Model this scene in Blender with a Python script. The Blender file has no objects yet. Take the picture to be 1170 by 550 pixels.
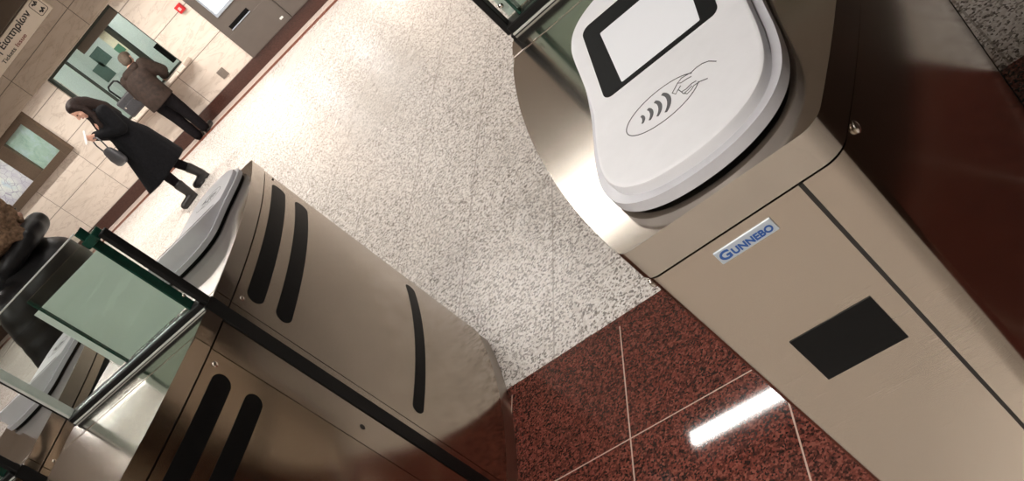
import bpy, bmesh, math, random
from mathutils import Vector, Matrix, Euler
random.seed(7)
PI = math.pi
scene = bpy.context.scene
COL = scene.collection

# ------------------------------------------------------------------ helpers
def setprops(o, label=None, cat=None, group=None, kind=None):
    if label: o['label'] = label
    if cat: o['category'] = cat
    if group: o['group'] = group
    if kind: o['kind'] = kind
    return o

def empty(name, loc, rz=0.0, label=None, cat=None, group=None):
    o = bpy.data.objects.new(name, None)
    COL.objects.link(o)
    o.location = loc
    o.rotation_euler = (0, 0, rz)
    o.empty_display_size = 0.05
    return setprops(o, label, cat, group)

def obj(name, bm, m, parent=None, smooth=None):
    """link a bmesh as one mesh object (coordinates local to the parent)"""
    me = bpy.data.meshes.new(name)
    bmesh.ops.recalc_face_normals(bm, faces=bm.faces)
    bm.to_mesh(me)
    bm.free()
    if m is not None:
        for mm in (m if isinstance(m, (list, tuple)) else [m]):
            me.materials.append(mm)
    o = bpy.data.objects.new(name, me)
    COL.objects.link(o)
    if parent is not None:
        o.parent = parent
    if smooth is not None:
        for p in me.polygons:
            p.use_smooth = True
        try:
            me.set_sharp_from_angle(angle=math.radians(smooth))
        except Exception:
            pass
        wn = o.modifiers.new('weighted_normals', 'WEIGHTED_NORMAL'); wn.keep_sharp = True; wn.weight = 80
    return o

def struct(name, bm, m, smooth=None):
    return setprops(obj(name, bm, m, None, smooth), kind='structure')

def copy_tree(o, parent=None):
    c = o.copy()
    COL.objects.link(c)
    if parent is not None:
        c.parent = parent
    for ch in list(o.children):
        copy_tree(ch, c)
    return c

def box(bm, x0, y0, z0, x1, y1, z1, bev=0.0, seg=2, mi=0):
    vs = [bm.verts.new((x, y, z)) for x in (x0, x1) for y in (y0, y1) for z in (z0, z1)]
    idx = [(0, 1, 3, 2), (4, 6, 7, 5), (0, 4, 5, 1), (2, 3, 7, 6), (0, 2, 6, 4), (1, 5, 7, 3)]
    fs = [bm.faces.new([vs[i] for i in f]) for f in idx]
    for f in fs:
        f.material_index = mi
    if bev > 0:
        es = list({e for f in fs for e in f.edges})
        r = bmesh.ops.bevel(bm, geom=es, offset=bev, segments=seg, affect='EDGES', profile=0.5)
        for f in r['faces']:
            f.material_index = mi
    return bm

def B(*a, **k):
    return box(bmesh.new(), *a, **k)

def prism(bm, pts, z0, z1, top=None, bevel=0.0, seg=3):
    """extruded polygon; top(x,y) may give the height of the upper face; bevel rounds the upper rim"""
    n = len(pts)
    lo = [bm.verts.new((x, y, z0)) for x, y in pts]
    hi = [bm.verts.new((x, y, top(x, y) if top else z1)) for x, y in pts]
    for i in range(n):
        j = (i + 1) % n
        bm.faces.new((lo[i], lo[j], hi[j], hi[i]))
    bm.faces.new(list(reversed(lo)))
    f = bm.faces.new(hi)
    if bevel > 0:
        bmesh.ops.bevel(bm, geom=list(f.edges), offset=bevel, segments=seg, affect='EDGES', profile=0.5)
    return bm

def fillet(pts, radii, n=7):
    """round chosen corners of a polygon; radii: {index: radius}"""
    out = []
    N = len(pts)
    for i, p in enumerate(pts):
        r = radii.get(i, 0)
        if r <= 0:
            out.append(p)
            continue
        a, b, c = Vector(pts[i - 1]), Vector(p), Vector(pts[(i + 1) % N])
        u, v = (a - b).normalized(), (c - b).normalized()
        ang = u.angle(v)
        d = r / math.tan(ang / 2)
        s, e = b + u * d, b + v * d
        ctr = b + (u + v).normalized() * (r / math.sin(ang / 2))
        a0 = math.atan2(s.y - ctr.y, s.x - ctr.x)
        a1 = math.atan2(e.y - ctr.y, e.x - ctr.x)
        da = (a1 - a0 + PI) % (2 * PI) - PI
        for k in range(n + 1):
            t = a0 + da * k / n
            out.append((ctr.x + r * math.cos(t), ctr.y + r * math.sin(t)))
    return out

def tube(bm, pts, rad, n=8, closed=False, caps=True):
    pts = [Vector(p) for p in pts]
    rads = rad if isinstance(rad, (list, tuple)) else [rad] * len(pts)
    rings = []
    prev = None
    for i, p in enumerate(pts):
        if closed:
            t = pts[(i + 1) % len(pts)] - pts[i - 1]
        else:
            t = pts[min(i + 1, len(pts) - 1)] - pts[max(i - 1, 0)]
        t.normalize()
        if prev is None:
            ref = Vector((0, 0, 1)) if abs(t.z) < 0.9 else Vector((1, 0, 0))
            u = t.cross(ref).normalized()
        else:
            u = (prev - t * prev.dot(t)).normalized()
        prev = u
        w = t.cross(u)
        rings.append([bm.verts.new(p + (u * math.cos(2 * PI * k / n) + w * math.sin(2 * PI * k / n)) * rads[i]) for k in range(n)])
    m = len(rings)
    for i in range(m if closed else m - 1):
        A, Bq = rings[i], rings[(i + 1) % m]
        for k in range(n):
            bm.faces.new((A[k], A[(k + 1) % n], Bq[(k + 1) % n], Bq[k]))
    if caps and not closed:
        bm.faces.new(list(reversed(rings[0])))
        bm.faces.new(rings[-1])
    return bm

def ribbon(bm, pts, width, thick, z, closed=False):
    """a flat raised line lying in the XY plane"""
    P = [Vector((p[0], p[1])) for p in pts]
    N = len(P)
    L, Rr = [], []
    for i in range(N):
        if closed:
            t = P[(i + 1) % N] - P[i - 1]
        else:
            t = P[min(i + 1, N - 1)] - P[max(i - 1, 0)]
        t.normalize()
        nrm = Vector((-t.y, t.x))
        w = width[i] if isinstance(width, (list, tuple)) else width
        L.append(P[i] + nrm * w / 2)
        Rr.append(P[i] - nrm * w / 2)
    def mk(q, h):
        return bm.verts.new((q.x, q.y, z + h))
    l0 = [mk(q, 0) for q in L]; r0 = [mk(q, 0) for q in Rr]
    l1 = [mk(q, thick) for q in L]; r1 = [mk(q, thick) for q in Rr]
    for i in range(N if closed else N - 1):
        j = (i + 1) % N
        bm.faces.new((l1[i], r1[i], r1[j], l1[j]))
        bm.faces.new((l0[i], l1[i], l1[j], l0[j]))
        bm.faces.new((r0[i], r0[j], r1[j], r1[i]))
    if not closed:
        bm.faces.new((l0[0], r0[0], r1[0], l1[0]))
        bm.faces.new((l0[-1], l1[-1], r1[-1], r0[-1]))
    return bm

def ellipsoid(bm, c, r, rot=None, u=20, v=14):
    M = Matrix.Translation(c)
    if rot is not None:
        M = M @ Euler(rot).to_matrix().to_4x4()
    M = M @ Matrix.Diagonal((r[0], r[1], r[2], 1))
    bmesh.ops.create_uvsphere(bm, u_segments=u, v_segments=v, radius=1.0, matrix=M)
    return bm

def capsule(bm, a, b, ra, rb, n=14):
    """tapered round-ended limb segment"""
    a, b = Vector(a), Vector(b)
    t = (b - a)
    L = t.length
    if L < 1e-6:
        return ellipsoid(bm, a, (ra, ra, ra))
    t.normalize()
    pts, rr = [], []
    for k in range(5):
        an = PI / 2 * (1 - k / 4)
        pts.append(a - t * ra * math.sin(an)); rr.append(max(ra * math.cos(an), ra * 0.03))
    for k in range(5):
        an = PI / 2 * k / 4
        pts.append(b + t * rb * math.sin(an)); rr.append(max(rb * math.cos(an), rb * 0.03))
    return tube(bm, pts, rr, n)

def chain(bm, pts, rads, n=14):
    for i in range(len(pts) - 1):
        capsule(bm, pts[i], pts[i + 1], rads[i], rads[i + 1], n)
    return bm

def loft(bm, rings, n=28):
    """rings: (centre, half width x, half depth y[, tilt about x][, wobble]) stacked upward"""
    R_ = []
    for rg in rings:
        c, rx, ry = rg[0], rg[1], rg[2]
        tilt = rg[3] if len(rg) > 3 else 0.0
        wob = rg[4] if len(rg) > 4 else 0.0
        ring = []
        for k in range(n):
            a = 2 * PI * k / n
            f = 1 + wob * math.sin(a * 5 + c[2] * 3)
            x, y = rx * f * math.cos(a), ry * f * math.sin(a)
            ring.append(bm.verts.new((c[0] + x, c[1] + y * math.cos(tilt), c[2] + y * math.sin(tilt))))
        R_.append(ring)
    for i in range(len(R_) - 1):
        for k in range(n):
            bm.faces.new((R_[i][k], R_[i][(k + 1) % n], R_[i + 1][(k + 1) % n], R_[i + 1][k]))
    bm.faces.new(list(reversed(R_[0])))
    bm.faces.new(R_[-1])
    return bm

def fused(name, bm, m, parent, voxel=0.009, smooth=6):
    """fuse overlapping shapes of a bmesh into one continuous smooth surface"""
    bmesh.ops.recalc_face_normals(bm, faces=bm.faces)
    me = bpy.data.meshes.new(name + '_raw')
    bm.to_mesh(me)
    bm.free()
    t = bpy.data.objects.new(name + '_raw', me)
    COL.objects.link(t)
    r = t.modifiers.new('r', 'REMESH'); r.mode = 'VOXEL'; r.voxel_size = voxel
    s = t.modifiers.new('s', 'SMOOTH'); s.factor = 0.5; s.iterations = smooth
    dg = bpy.context.evaluated_depsgraph_get()
    me2 = bpy.data.meshes.new_from_object(t.evaluated_get(dg))
    bpy.data.objects.remove(t)
    bpy.data.meshes.remove(me)
    me2.name = name
    me2.materials.clear()
    me2.materials.append(m)
    for p in me2.polygons:
        p.use_smooth = True
    o = bpy.data.objects.new(name, me2)
    COL.objects.link(o)
    o.parent = parent
    return o

def text_bm(body, size, thick, bold=0.0, xscale=1.0, align='LEFT'):
    cu = bpy.data.curves.new('t', 'FONT')
    cu.body = body; cu.size = size; cu.extrude = thick; cu.offset = bold; cu.align_x = align
    o = bpy.data.objects.new('t', cu)
    COL.objects.link(o)
    dg = bpy.context.evaluated_depsgraph_get()
    me = bpy.data.meshes.new_from_object(o.evaluated_get(dg))
    bm = bmesh.new(); bm.from_mesh(me)
    bpy.data.objects.remove(o); bpy.data.meshes.remove(me); bpy.data.curves.remove(cu)
    bmesh.ops.scale(bm, vec=(xscale, 1, 1), verts=bm.verts)
    return bm

def upright(bm, x, y, z):
    """stand XY lettering up so that it faces -Y, at (x, y, z)"""
    bmesh.ops.rotate(bm, cent=(0, 0, 0), matrix=Matrix.Rotation(PI / 2, 3, 'X'), verts=bm.verts)
    bmesh.ops.translate(bm, vec=(x, y, z), verts=bm.verts)
    return bm

# ------------------------------------------------------------------ materials
class NT:
    def __init__(s, name):
        s.m = bpy.data.materials.new(name); s.m.use_nodes = True
        s.t = s.m.node_tree; s.t.nodes.clear()
        s.out = s.t.nodes.new('ShaderNodeOutputMaterial')
        s.p = s.t.nodes.new('ShaderNodeBsdfPrincipled')
        s.t.links.new(s.p.outputs[0], s.out.inputs[0])
        s.tc = s.t.nodes.new('ShaderNodeTexCoord')
    def n(s, typ, **kw):
        nd = s.t.nodes.new(typ)
        for k, v in kw.items():
            setattr(nd, k, v)
        return nd
    def l(s, a, b):
        s.t.links.new(a, b)
    def setv(s, nd, **kw):
        for k, v in kw.items():
            nd.inputs[k.replace('_', ' ')].default_value = v
        return nd
    def math(s, op, a, b=None, c=None):
        nd = s.n('ShaderNodeMath', operation=op)
        for i, v in enumerate((a, b, c)):
            if v is None: continue
            if isinstance(v, (int, float)): nd.inputs[i].default_value = v
            else: s.l(v, nd.inputs[i])
        return nd.outputs[0]
    def mix(s, fac, a, b):
        nd = s.n('ShaderNodeMix', data_type='RGBA')
        for i, v in ((0, fac), (6, a), (7, b)):
            if isinstance(v, (int, float)): nd.inputs[i].default_value = v
            elif isinstance(v, tuple): nd.inputs[i].default_value = (*v, 1) if len(v) == 3 else v
            else: s.l(v, nd.inputs[i])
        return nd.outputs[2]
    def ramp(s, fac, stops, interp='LINEAR'):
        nd = s.n('ShaderNodeValToRGB')
        cr = nd.color_ramp; cr.interpolation = interp
        while len(cr.elements) > 1: cr.elements.remove(cr.elements[-1])
        for i, (p, c) in enumerate(stops):
            e = cr.elements[0] if i == 0 else cr.elements.new(p)
            e.position = p
            c = (c, c, c) if isinstance(c, (int, float)) else c
            e.color = (*c, 1)
        s.l(fac, nd.inputs[0])
        return nd.outputs[0]
    def noise(s, vec, scale, detail=3, rough=0.5, dist=0.0):
        nd = s.n('ShaderNodeTexNoise')
        s.setv(nd, Scale=scale, Detail=detail, Roughness=rough, Distortion=dist)
        s.l(vec, nd.inputs['Vector'])
        return nd.outputs[0]
    def mapping(s, vec, scale=(1, 1, 1), rot=(0, 0, 0), loc=(0, 0, 0)):
        nd = s.n('ShaderNodeMapping')
        nd.inputs['Scale'].default_value = scale; nd.inputs['Rotation'].default_value = rot; nd.inputs['Location'].default_value = loc
        s.l(vec, nd.inputs[0])
        return nd.outputs[0]
    def bump(s, h, strength, dist=0.001):
        nd = s.n('ShaderNodeBump')
        s.setv(nd, Strength=strength, Distance=dist)
        s.l(h, nd.inputs['Height'])
        s.l(nd.outputs[0], s.p.inputs['Normal'])

def plain(name, col, rough=0.5, metal=0.0, vary=0.06, scale=40, spec=0.5, coat=0.0):
    a = NT(name)
    nz = a.noise(a.tc.outputs['Object'], scale, 3)
    c = a.ramp(nz, [(0.3, tuple(v * (1 - vary) for v in col)), (0.7, tuple(min(1, v * (1 + vary)) for v in col))])
    a.l(c, a.p.inputs['Base Color'])
    a.setv(a.p, Roughness=rough, Metallic=metal)
    a.p.inputs['Specular IOR Level'].default_value = spec
    a.p.inputs['Coat Weight'].default_value = coat
    return a.m

def emit(name, col, strength, base=(0.8, 0.8, 0.8)):
    a = NT(name)
    a.p.inputs['Base Color'].default_value = (*base, 1)
    a.p.inputs['Emission Color'].default_value = (*col, 1)
    a.p.inputs['Emission Strength'].default_value = strength
    a.setv(a.p, Roughness=0.3)
    return a.m

def steel(name, col=(0.60, 0.56, 0.51), rough=0.22, grain=(1, 1, 60), amount=0.05):
    a = NT(name)
    v = a.mapping(a.tc.outputs['Object'], grain)
    nz = a.noise(v, 14, 4, 0.6)
    big = a.noise(a.tc.outputs['Object'], 2.2, 2)
    c = a.mix(a.math('MULTIPLY', nz, 0.30), col, tuple(x * 0.80 for x in col))
    a.l(c, a.p.inputs['Base Color'])
    a.setv(a.p, Metallic=1.0)
    r = a.math('ADD', a.math('MULTIPLY', nz, amount * 2), rough - amount)
    r = a.math('ADD', r, a.math('MULTIPLY', big, 0.06))
    a.l(r, a.p.inputs['Roughness'])
    a.bump(nz, 0.004, 0.0001)
    return a.m

def glass(name, tint, refl=1.0):
    a = NT(name)
    a.t.nodes.remove(a.p)
    tr = a.n('ShaderNodeBsdfTransparent'); tr.inputs[0].default_value = (*tint, 1)
    gl = a.n('ShaderNodeBsdfGlossy'); gl.inputs[0].default_value = (0.95, 1, 0.98, 1); gl.inputs[1].default_value = 0.02
    fr = a.n('ShaderNodeFresnel')
    ge = a.n('ShaderNodeNewGeometry')
    a.l(a.math('SUBTRACT', 1.5, a.math('MULTIPLY', ge.outputs['Backfacing'], 1.5 - 1 / 1.5)), fr.inputs[0])
    mx = a.n('ShaderNodeMixShader')
    a.l(a.math('MULTIPLY', fr.outputs[0], refl), mx.inputs[0]); a.l(tr.outputs[0], mx.inputs[1]); a.l(gl.outputs[0], mx.inputs[2])
    a.l(mx.outputs[0], a.out.inputs[0])
    return a.m

def marble(name, base, vein, dark, tile=(1.12, 0.555), off=(0.0, 0.19), rough=0.28):
    a = NT(name)
    o = a.tc.outputs['Object']
    sx = a.n('ShaderNodeSeparateXYZ'); a.l(o, sx.inputs[0])
    u = a.math('ADD', sx.outputs[0], sx.outputs[1])
    w = sx.outputs[2]
    cb = a.n('ShaderNodeCombineXYZ'); a.l(u, cb.inputs[0]); a.l(w, cb.inputs[1])
    cu = a.math('DIVIDE', a.math('SUBTRACT', u, off[0]), tile[0]); cw = a.math('DIVIDE', a.math('SUBTRACT', w, off[1]), tile[1])
    iu, iw = a.math('FLOOR', cu), a.math('FLOOR', cw)
    fu, fw = a.math('SUBTRACT', cu, iu), a.math('SUBTRACT', cw, iw)
    du = a.math('MULTIPLY', a.math('MINIMUM', fu, a.math('SUBTRACT', 1.0, fu)), tile[0])
    dw = a.math('MULTIPLY', a.math('MINIMUM', fw, a.math('SUBTRACT', 1.0, fw)), tile[1])
    joint = a.math('LESS_THAN', a.math('MINIMUM', du, dw), 0.006)
    # every slab gets its own piece of the stone
    sh = a.n('ShaderNodeCombineXYZ'); a.l(a.math('MULTIPLY', iu, 3.7), sh.inputs[0]); a.l(a.math('MULTIPLY', iw, 5.3), sh.inputs[1])
    av = a.n('ShaderNodeVectorMath', operation='ADD'); a.l(cb.outputs[0], av.inputs[0]); a.l(sh.outputs[0], av.inputs[1])
    v = a.mapping(av.outputs[0], (0.7, 3.2, 1), (0, 0, 0.18))
    n1 = a.noise(v, 1.6, 6, 0.62, 0.9)
    n2 = a.noise(a.mapping(av.outputs[0], (1.2, 4.5, 1), (0, 0, 0.3)), 1.1, 5, 0.6, 1.2)
    c = a.ramp(n1, [(0.25, vein), (0.45, base), (0.62, tuple(min(1, x * 1.06) for x in base)), (0.8, vein)])
    vf = a.ramp(a.math('ABSOLUTE', a.math('SUBTRACT', n2, 0.5)), [(0.0, 0.42), (0.012, 0.15), (0.03, 0.0)])
    c = a.mix(vf, c, dark)
    c = a.mix(joint, c, tuple(x * 0.42 for x in vein))
    a.l(c, a.p.inputs['Base Color'])
    a.setv(a.p, Roughness=rough)
    return a.m

# floor: pale terrazzo, a band of red granite under the gates, a pale strip and red line along the wall
def floor_mat():
    a = NT('terrazzo_and_granite')
    o = a.tc.outputs['Object']
    sx = a.n('ShaderNodeSeparateXYZ'); a.l(o, sx.inputs[0])
    X, Y = sx.outputs[0], sx.outputs[1]
    def cells(scale, seed):
        vd = a.n('ShaderNodeTexVoronoi', feature='F1'); a.setv(vd, Scale=scale, Randomness=1.0)
        a.l(a.mapping(o, loc=(seed, seed * 0.7, 0)), vd.inputs['Vector'])
        s = a.n('ShaderNodeSeparateColor'); a.l(vd.outputs['Color'], s.inputs[0])
        return s.outputs[0], vd.outputs['Distance']
    c1, d1 = cells(190, 0.0)
    c2, d2 = cells(80, 3.1)
    c3, d3 = cells(135, 7.7)
    patch = a.noise(o, 1.1, 4, 0.55)
    soil = a.noise(a.mapping(o, (1.0, 0.5, 1)), 0.8, 5, 0.6)
    # pale terrazzo
    lg = a.ramp(c3, [(0.0, (0.11, 0.095, 0.085)), (0.15, (0.33, 0.295, 0.265)), (0.33, (0.68, 0.64, 0.60)), (0.52, (0.84, 0.81, 0.78)), (0.80, (0.74, 0.69, 0.65))], 'CONSTANT')
    chips = a.math('MULTIPLY', a.math('LESS_THAN', c2, 0.12), a.math('LESS_THAN', d2, 0.42))
    lg = a.mix(a.math('MULTIPLY', chips, 0.55), lg, (0.24, 0.20, 0.17))
    lg = a.mix(a.ramp(soil, [(0.30, 0.0), (0.80, 0.28)]), lg, (0.55, 0.49, 0.44))
    def lines(coord, origin, pitch, w):
        q = a.math('DIVIDE', a.math('SUBTRACT', coord, origin), pitch)
        f = a.math('SUBTRACT', q, a.math('FLOOR', q))
        m = a.math('MULTIPLY', a.math('MINIMUM', f, a.math('SUBTRACT', 1.0, f)), pitch)
        return a.math('LESS_THAN', m, w / 2)
    jl = a.math('MAXIMUM', lines(X, -2.165, 0.505, 0.007), lines(Y, 0.0, 0.76, 0.007))
    lg = a.mix(a.math('MULTIPLY', jl, 0.6), lg, (0.25, 0.21, 0.18))
    # red granite
    rd = a.ramp(c1, [(0.0, (0.028, 0.012, 0.010)), (0.22, (0.085, 0.024, 0.018)), (0.42, (0.185, 0.050, 0.036)), (0.70, (0.250, 0.080, 0.058)), (0.88, (0.115, 0.032, 0.023))], 'CONSTANT')
    rd = a.mix(a.math('MULTIPLY', a.math('LESS_THAN', c2, 0.12), 0.5), rd, (0.018, 0.009, 0.008))
    rd = a.mix(a.ramp(patch, [(0.4, 0.0), (0.7, 0.35)]), rd, (0.07, 0.022, 0.016))
    jr = a.math('MAXIMUM', lines(X, -0.8865, 0.4538, 0.0046), lines(Y, 0.0165, 0.4732, 0.0042))
    jr = a.math('MULTIPLY', jr, a.math('LESS_THAN', Y, 0.45))
    rd = a.mix(jr, rd, (0.55, 0.40, 0.33))
    isred = a.math('MULTIPLY', a.math('LESS_THAN', Y, 0.4897), a.math('GREATER_THAN', Y, -0.93))
    c = a.mix(isred, lg, rd)
    # strips along the far wall
    wall = a.math('GREATER_THAN', Y, 9.42)
    c = a.mix(wall, c, a.mix(c1, (0.56, 0.47, 0.42), (0.64, 0.55, 0.50)))
    line = a.math('MULTIPLY', a.math('GREATER_THAN', Y, 9.20), a.math('LESS_THAN', Y, 9.42))
    c = a.mix(line, c, a.mix(c1, (0.15, 0.055, 0.04), (0.22, 0.085, 0.06)))
    a.l(c, a.p.inputs['Base Color'])
    rl = a.ramp(soil, [(0.3, 0.20), (0.7, 0.30)])
    rr = a.ramp(patch, [(0.3, 0.03), (0.7, 0.06)])
    a.l(a.mix(isred, rl, rr), a.p.inputs['Roughness'])
    a.p.inputs['Specular IOR Level'].default_value = 0.55
    return a.m

M = {}
M['floor'] = floor_mat()
M['marble'] = marble('cream_marble', (0.66, 0.585, 0.515), (0.57, 0.485, 0.415), (0.36, 0.28, 0.23))
M['marble_plain'] = marble('hall_marble', (0.52, 0.43, 0.35), (0.42, 0.33, 0.26), (0.28, 0.21, 0.16))
M['fascia'] = marble('shaded_marble', (0.34, 0.275, 0.22), (0.26, 0.20, 0.155), (0.19, 0.14, 0.105), tile=(1.6, 0.72), off=(0.4, 1.64), rough=0.35)  # wall marble darkened: the dim light up there is put into its colour
M['dark_wall'] = plain('dark_brown_stone', (0.035, 0.020, 0.014), 0.5, vary=0.3, scale=5)
M['skirt'] = plain('red_granite_skirting', (0.060, 0.027, 0.021), 0.2, vary=0.5, scale=160)
M['ceiling'] = plain('ceiling_panels', (0.26, 0.225, 0.19), 0.7, vary=0.05, scale=6)
M['steel_side'] = steel('brushed_steel_side', (0.50, 0.43, 0.355), 0.12, (1, 1, 55), 0.05)
M['steel_end'] = steel('brushed_steel_end', (0.53, 0.455, 0.38), 0.22, (1, 1, 60), 0.05)
M['steel_cap'] = steel('brushed_steel_cap', (0.52, 0.465, 0.405), 0.105, (30, 1.5, 1.5), 0.02)
M['steel_plinth'] = steel('steel_plinth', (0.50, 0.45, 0.40), 0.30, (1, 1, 40))
M['bolt'] = plain('bright_bolt', (0.75, 0.70, 0.64), 0.15, 1.0, 0.03)
M['black'] = plain('black_seal', (0.009, 0.009, 0.009), 0.45, vary=0.15, spec=0.25)
M['black_glass'] = plain('black_sensor_window', (0.006, 0.006, 0.006), 0.45, vary=0.1, spec=0.12)
M['groove'] = plain('dark_groove', (0.02, 0.017, 0.014), 0.6)
M['pane'] = glass('clear_green_glass', (0.945, 0.975, 0.958), 1.0)
M['pane_edge'] = plain('green_glass_edge', (0.010, 0.055, 0.038), 0.12, vary=0.2, coat=0.4)
def pale_panel_mat():
    a = NT('pale_green_translucent')
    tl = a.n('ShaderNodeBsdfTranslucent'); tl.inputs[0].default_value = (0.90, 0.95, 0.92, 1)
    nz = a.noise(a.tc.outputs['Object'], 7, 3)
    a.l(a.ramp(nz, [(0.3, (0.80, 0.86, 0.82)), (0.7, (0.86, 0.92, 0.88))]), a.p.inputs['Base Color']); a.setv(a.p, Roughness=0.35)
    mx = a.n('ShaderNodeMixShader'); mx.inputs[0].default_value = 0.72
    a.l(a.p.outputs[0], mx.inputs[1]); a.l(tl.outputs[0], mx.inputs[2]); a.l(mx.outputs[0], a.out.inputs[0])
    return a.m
M['pale_panel'] = pale_panel_mat()
M['white_trim'] = plain('pale_trim', (0.62, 0.64, 0.61), 0.3)
M['reader'] = plain('white_reader_plastic', (0.70, 0.70, 0.725), 0.36, vary=0.02)
M['reader_base'] = plain('grey_reader_base', (0.54, 0.54, 0.575), 0.35, vary=0.03)
M['bezel'] = plain('black_bezel', (0.004, 0.004, 0.004), 0.5, spec=0.08)
M['lcd'] = emit('pale_screen', (0.92, 0.92, 0.95), 0.22, (0.50, 0.50, 0.51))
M['ink'] = plain('grey_ink', (0.055, 0.055, 0.06), 0.5)
M['plate'] = plain('silver_plate', (0.50, 0.56, 0.62), 0.35, 0.3, 0.03)
M['blue_ink'] = plain('blue_ink', (0.018, 0.09, 0.33), 0.4)
M['black_wool'] = plain('black_coat_cloth', (0.006, 0.006, 0.007), 0.9, vary=0.3, spec=0.08)
M['puffer'] = plain('black_puffer_nylon', (0.008, 0.0075, 0.008), 0.42, vary=0.3, scale=20, spec=0.28)
M['brown_jacket'] = plain('brown_jacket', (0.026, 0.0155, 0.0115), 0.8, vary=0.35, scale=18, spec=0.3)
M['trousers'] = plain('black_trousers', (0.007, 0.006, 0.007), 0.9, vary=0.3, spec=0.08)
M['boots'] = plain('black_leather', (0.010, 0.009, 0.009), 0.35, vary=0.2)
M['skin'] = plain('skin', (0.52, 0.29, 0.21), 0.5, vary=0.05, scale=30)
M['hair'] = plain('dark_brown_hair', (0.013, 0.0065, 0.005), 0.7, vary=0.4, spec=0.2, scale=60)
M['fur'] = plain('light_brown_hair', (0.17, 0.105, 0.065), 0.9, vary=0.5, scale=70, spec=0.1)
M['cap_cloth'] = plain('grey_brown_cap', (0.085, 0.062, 0.044), 0.8, vary=0.2)
M['eye'] = plain('eye_dark', (0.03, 0.02, 0.015), 0.2)
M['lips'] = plain('lips', (0.36, 0.12, 0.10), 0.45)
M['bag_dark'] = plain('dark_grey_bag', (0.045, 0.045, 0.050), 0.4, vary=0.2, coat=0.2)
M['phone'] = plain('white_phone', (0.75, 0.72, 0.70), 0.25)
M['kiosk'] = plain('grey_brown_machine', (0.125, 0.106, 0.094), 0.42, 0.3, 0.04, 8)
M['kiosk_frame'] = plain('light_blue_grey_frame', (0.40, 0.45, 0.52), 0.3, 0.3)
M['kiosk_screen'] = emit('machine_screen', (0.80, 0.88, 1.0), 1.1)
M['red'] = plain('red_plastic', (0.50, 0.018, 0.022), 0.4)
M['pink'] = plain('pale_pink_plastic', (0.72, 0.42, 0.40), 0.4)
M['outlet'] = plain('grey_metal_plate', (0.30, 0.26, 0.23), 0.4, 0.6)
M['bronze'] = plain('bronze_frame', (0.17, 0.125, 0.092), 0.38, 0.55, 0.1)
M['window_frame'] = plain('dark_window_frame', (0.030, 0.034, 0.026), 0.45)
M['window_box'] = plain('dark_bronze_box', (0.075, 0.058, 0.042), 0.45)
M['window_glass'] = glass('booth_glass', (0.97, 0.99, 0.98), 0.8)
M['booth'] = plain('mint_booth_wall', (0.72, 0.765, 0.735), 0.6)
M['paper'] = plain('cream_paper', (0.80, 0.76, 0.60), 0.7)
M['paper_green'] = plain('green_notice', (0.07, 0.20, 0.13), 0.6)
M['paper_dark'] = plain('grey_green_notice', (0.11, 0.17, 0.15), 0.6)
M['sign_face'] = plain('sign_face', (0.60, 0.52, 0.43), 0.45, vary=0.02)
M['sign_box'] = plain('dark_brown_sign_box', (0.055, 0.036, 0.022), 0.5)
M['sign_ink'] = plain('black_lettering', (0.022, 0.018, 0.016), 0.5)
M['sign_red'] = plain('maroon_lettering', (0.17, 0.035, 0.03), 0.5)
M['housing'] = plain('luminaire_white', (0.75, 0.74, 0.72), 0.4)
M['tube'] = emit('fluorescent_tube', (1.0, 0.965, 0.92), 32.0)
M['downlight'] = emit('downlight_lamp', (1.0, 0.90, 0.78), 12.0)
M['booth_lamp'] = emit('booth_lamp', (0.95, 1.0, 0.965), 22.0)

def map_mat():
    a = NT('posted_map')
    o = a.tc.outputs['Object']
    n = a.noise(o, 5.5, 4, 0.6, 0.5)
    c = a.ramp(n, [(0.30, (0.24, 0.36, 0.33)), (0.5, (0.38, 0.50, 0.45)), (0.62, (0.42, 0.53, 0.56)), (0.75, (0.58, 0.65, 0.60))])
    a.l(c, a.p.inputs['Base Color']); a.setv(a.p, Roughness=0.2)
    return a.m
M['map'] = map_mat()
def plan_mat():
    a = NT('pale_street_plan')
    o = a.tc.outputs['Object']
    vd = a.n('ShaderNodeTexVoronoi', feature='DISTANCE_TO_EDGE'); a.setv(vd, Scale=9.0); a.l(o, vd.inputs['Vector'])
    n = a.noise(o, 4, 3)
    c = a.ramp(n, [(0.35, (0.62, 0.58, 0.70)), (0.6, (0.80, 0.80, 0.82)), (0.75, (0.60, 0.68, 0.80))])
    c = a.mix(a.math('LESS_THAN', vd.outputs['Distance'], 0.03), c, (0.45, 0.42, 0.55))
    a.l(c, a.p.inputs['Base Color']); a.setv(a.p, Roughness=0.2)
    return a.m
M['plan'] = plan_mat()

# ------------------------------------------------------------------ camera (solved from the picture's vanishing points)
Rw = [(0.7187, 0.0284, -0.6948), (-0.5367, -0.6127, -0.5802), (-0.4421, 0.7898, -0.4251)]
cam = bpy.data.cameras.new('camera')
cam.sensor_fit = 'HORIZONTAL'; cam.sensor_width = 36.0
cam.lens = 1027.327 / 1170 * 36.0
cam.clip_start = 0.02; cam.clip_end = 100
co = bpy.data.objects.new('camera', cam)
COL.objects.link(co)
rx, ry, rz = (Vector(v).normalized() for v in Rw)
m3 = Matrix((rx, -ry, -rz)).transposed()
co.matrix_world = Matrix.Translation((0.2242, -1.5541, 1.5372)) @ m3.to_quaternion().to_matrix().to_4x4()
scene.camera = co

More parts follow.
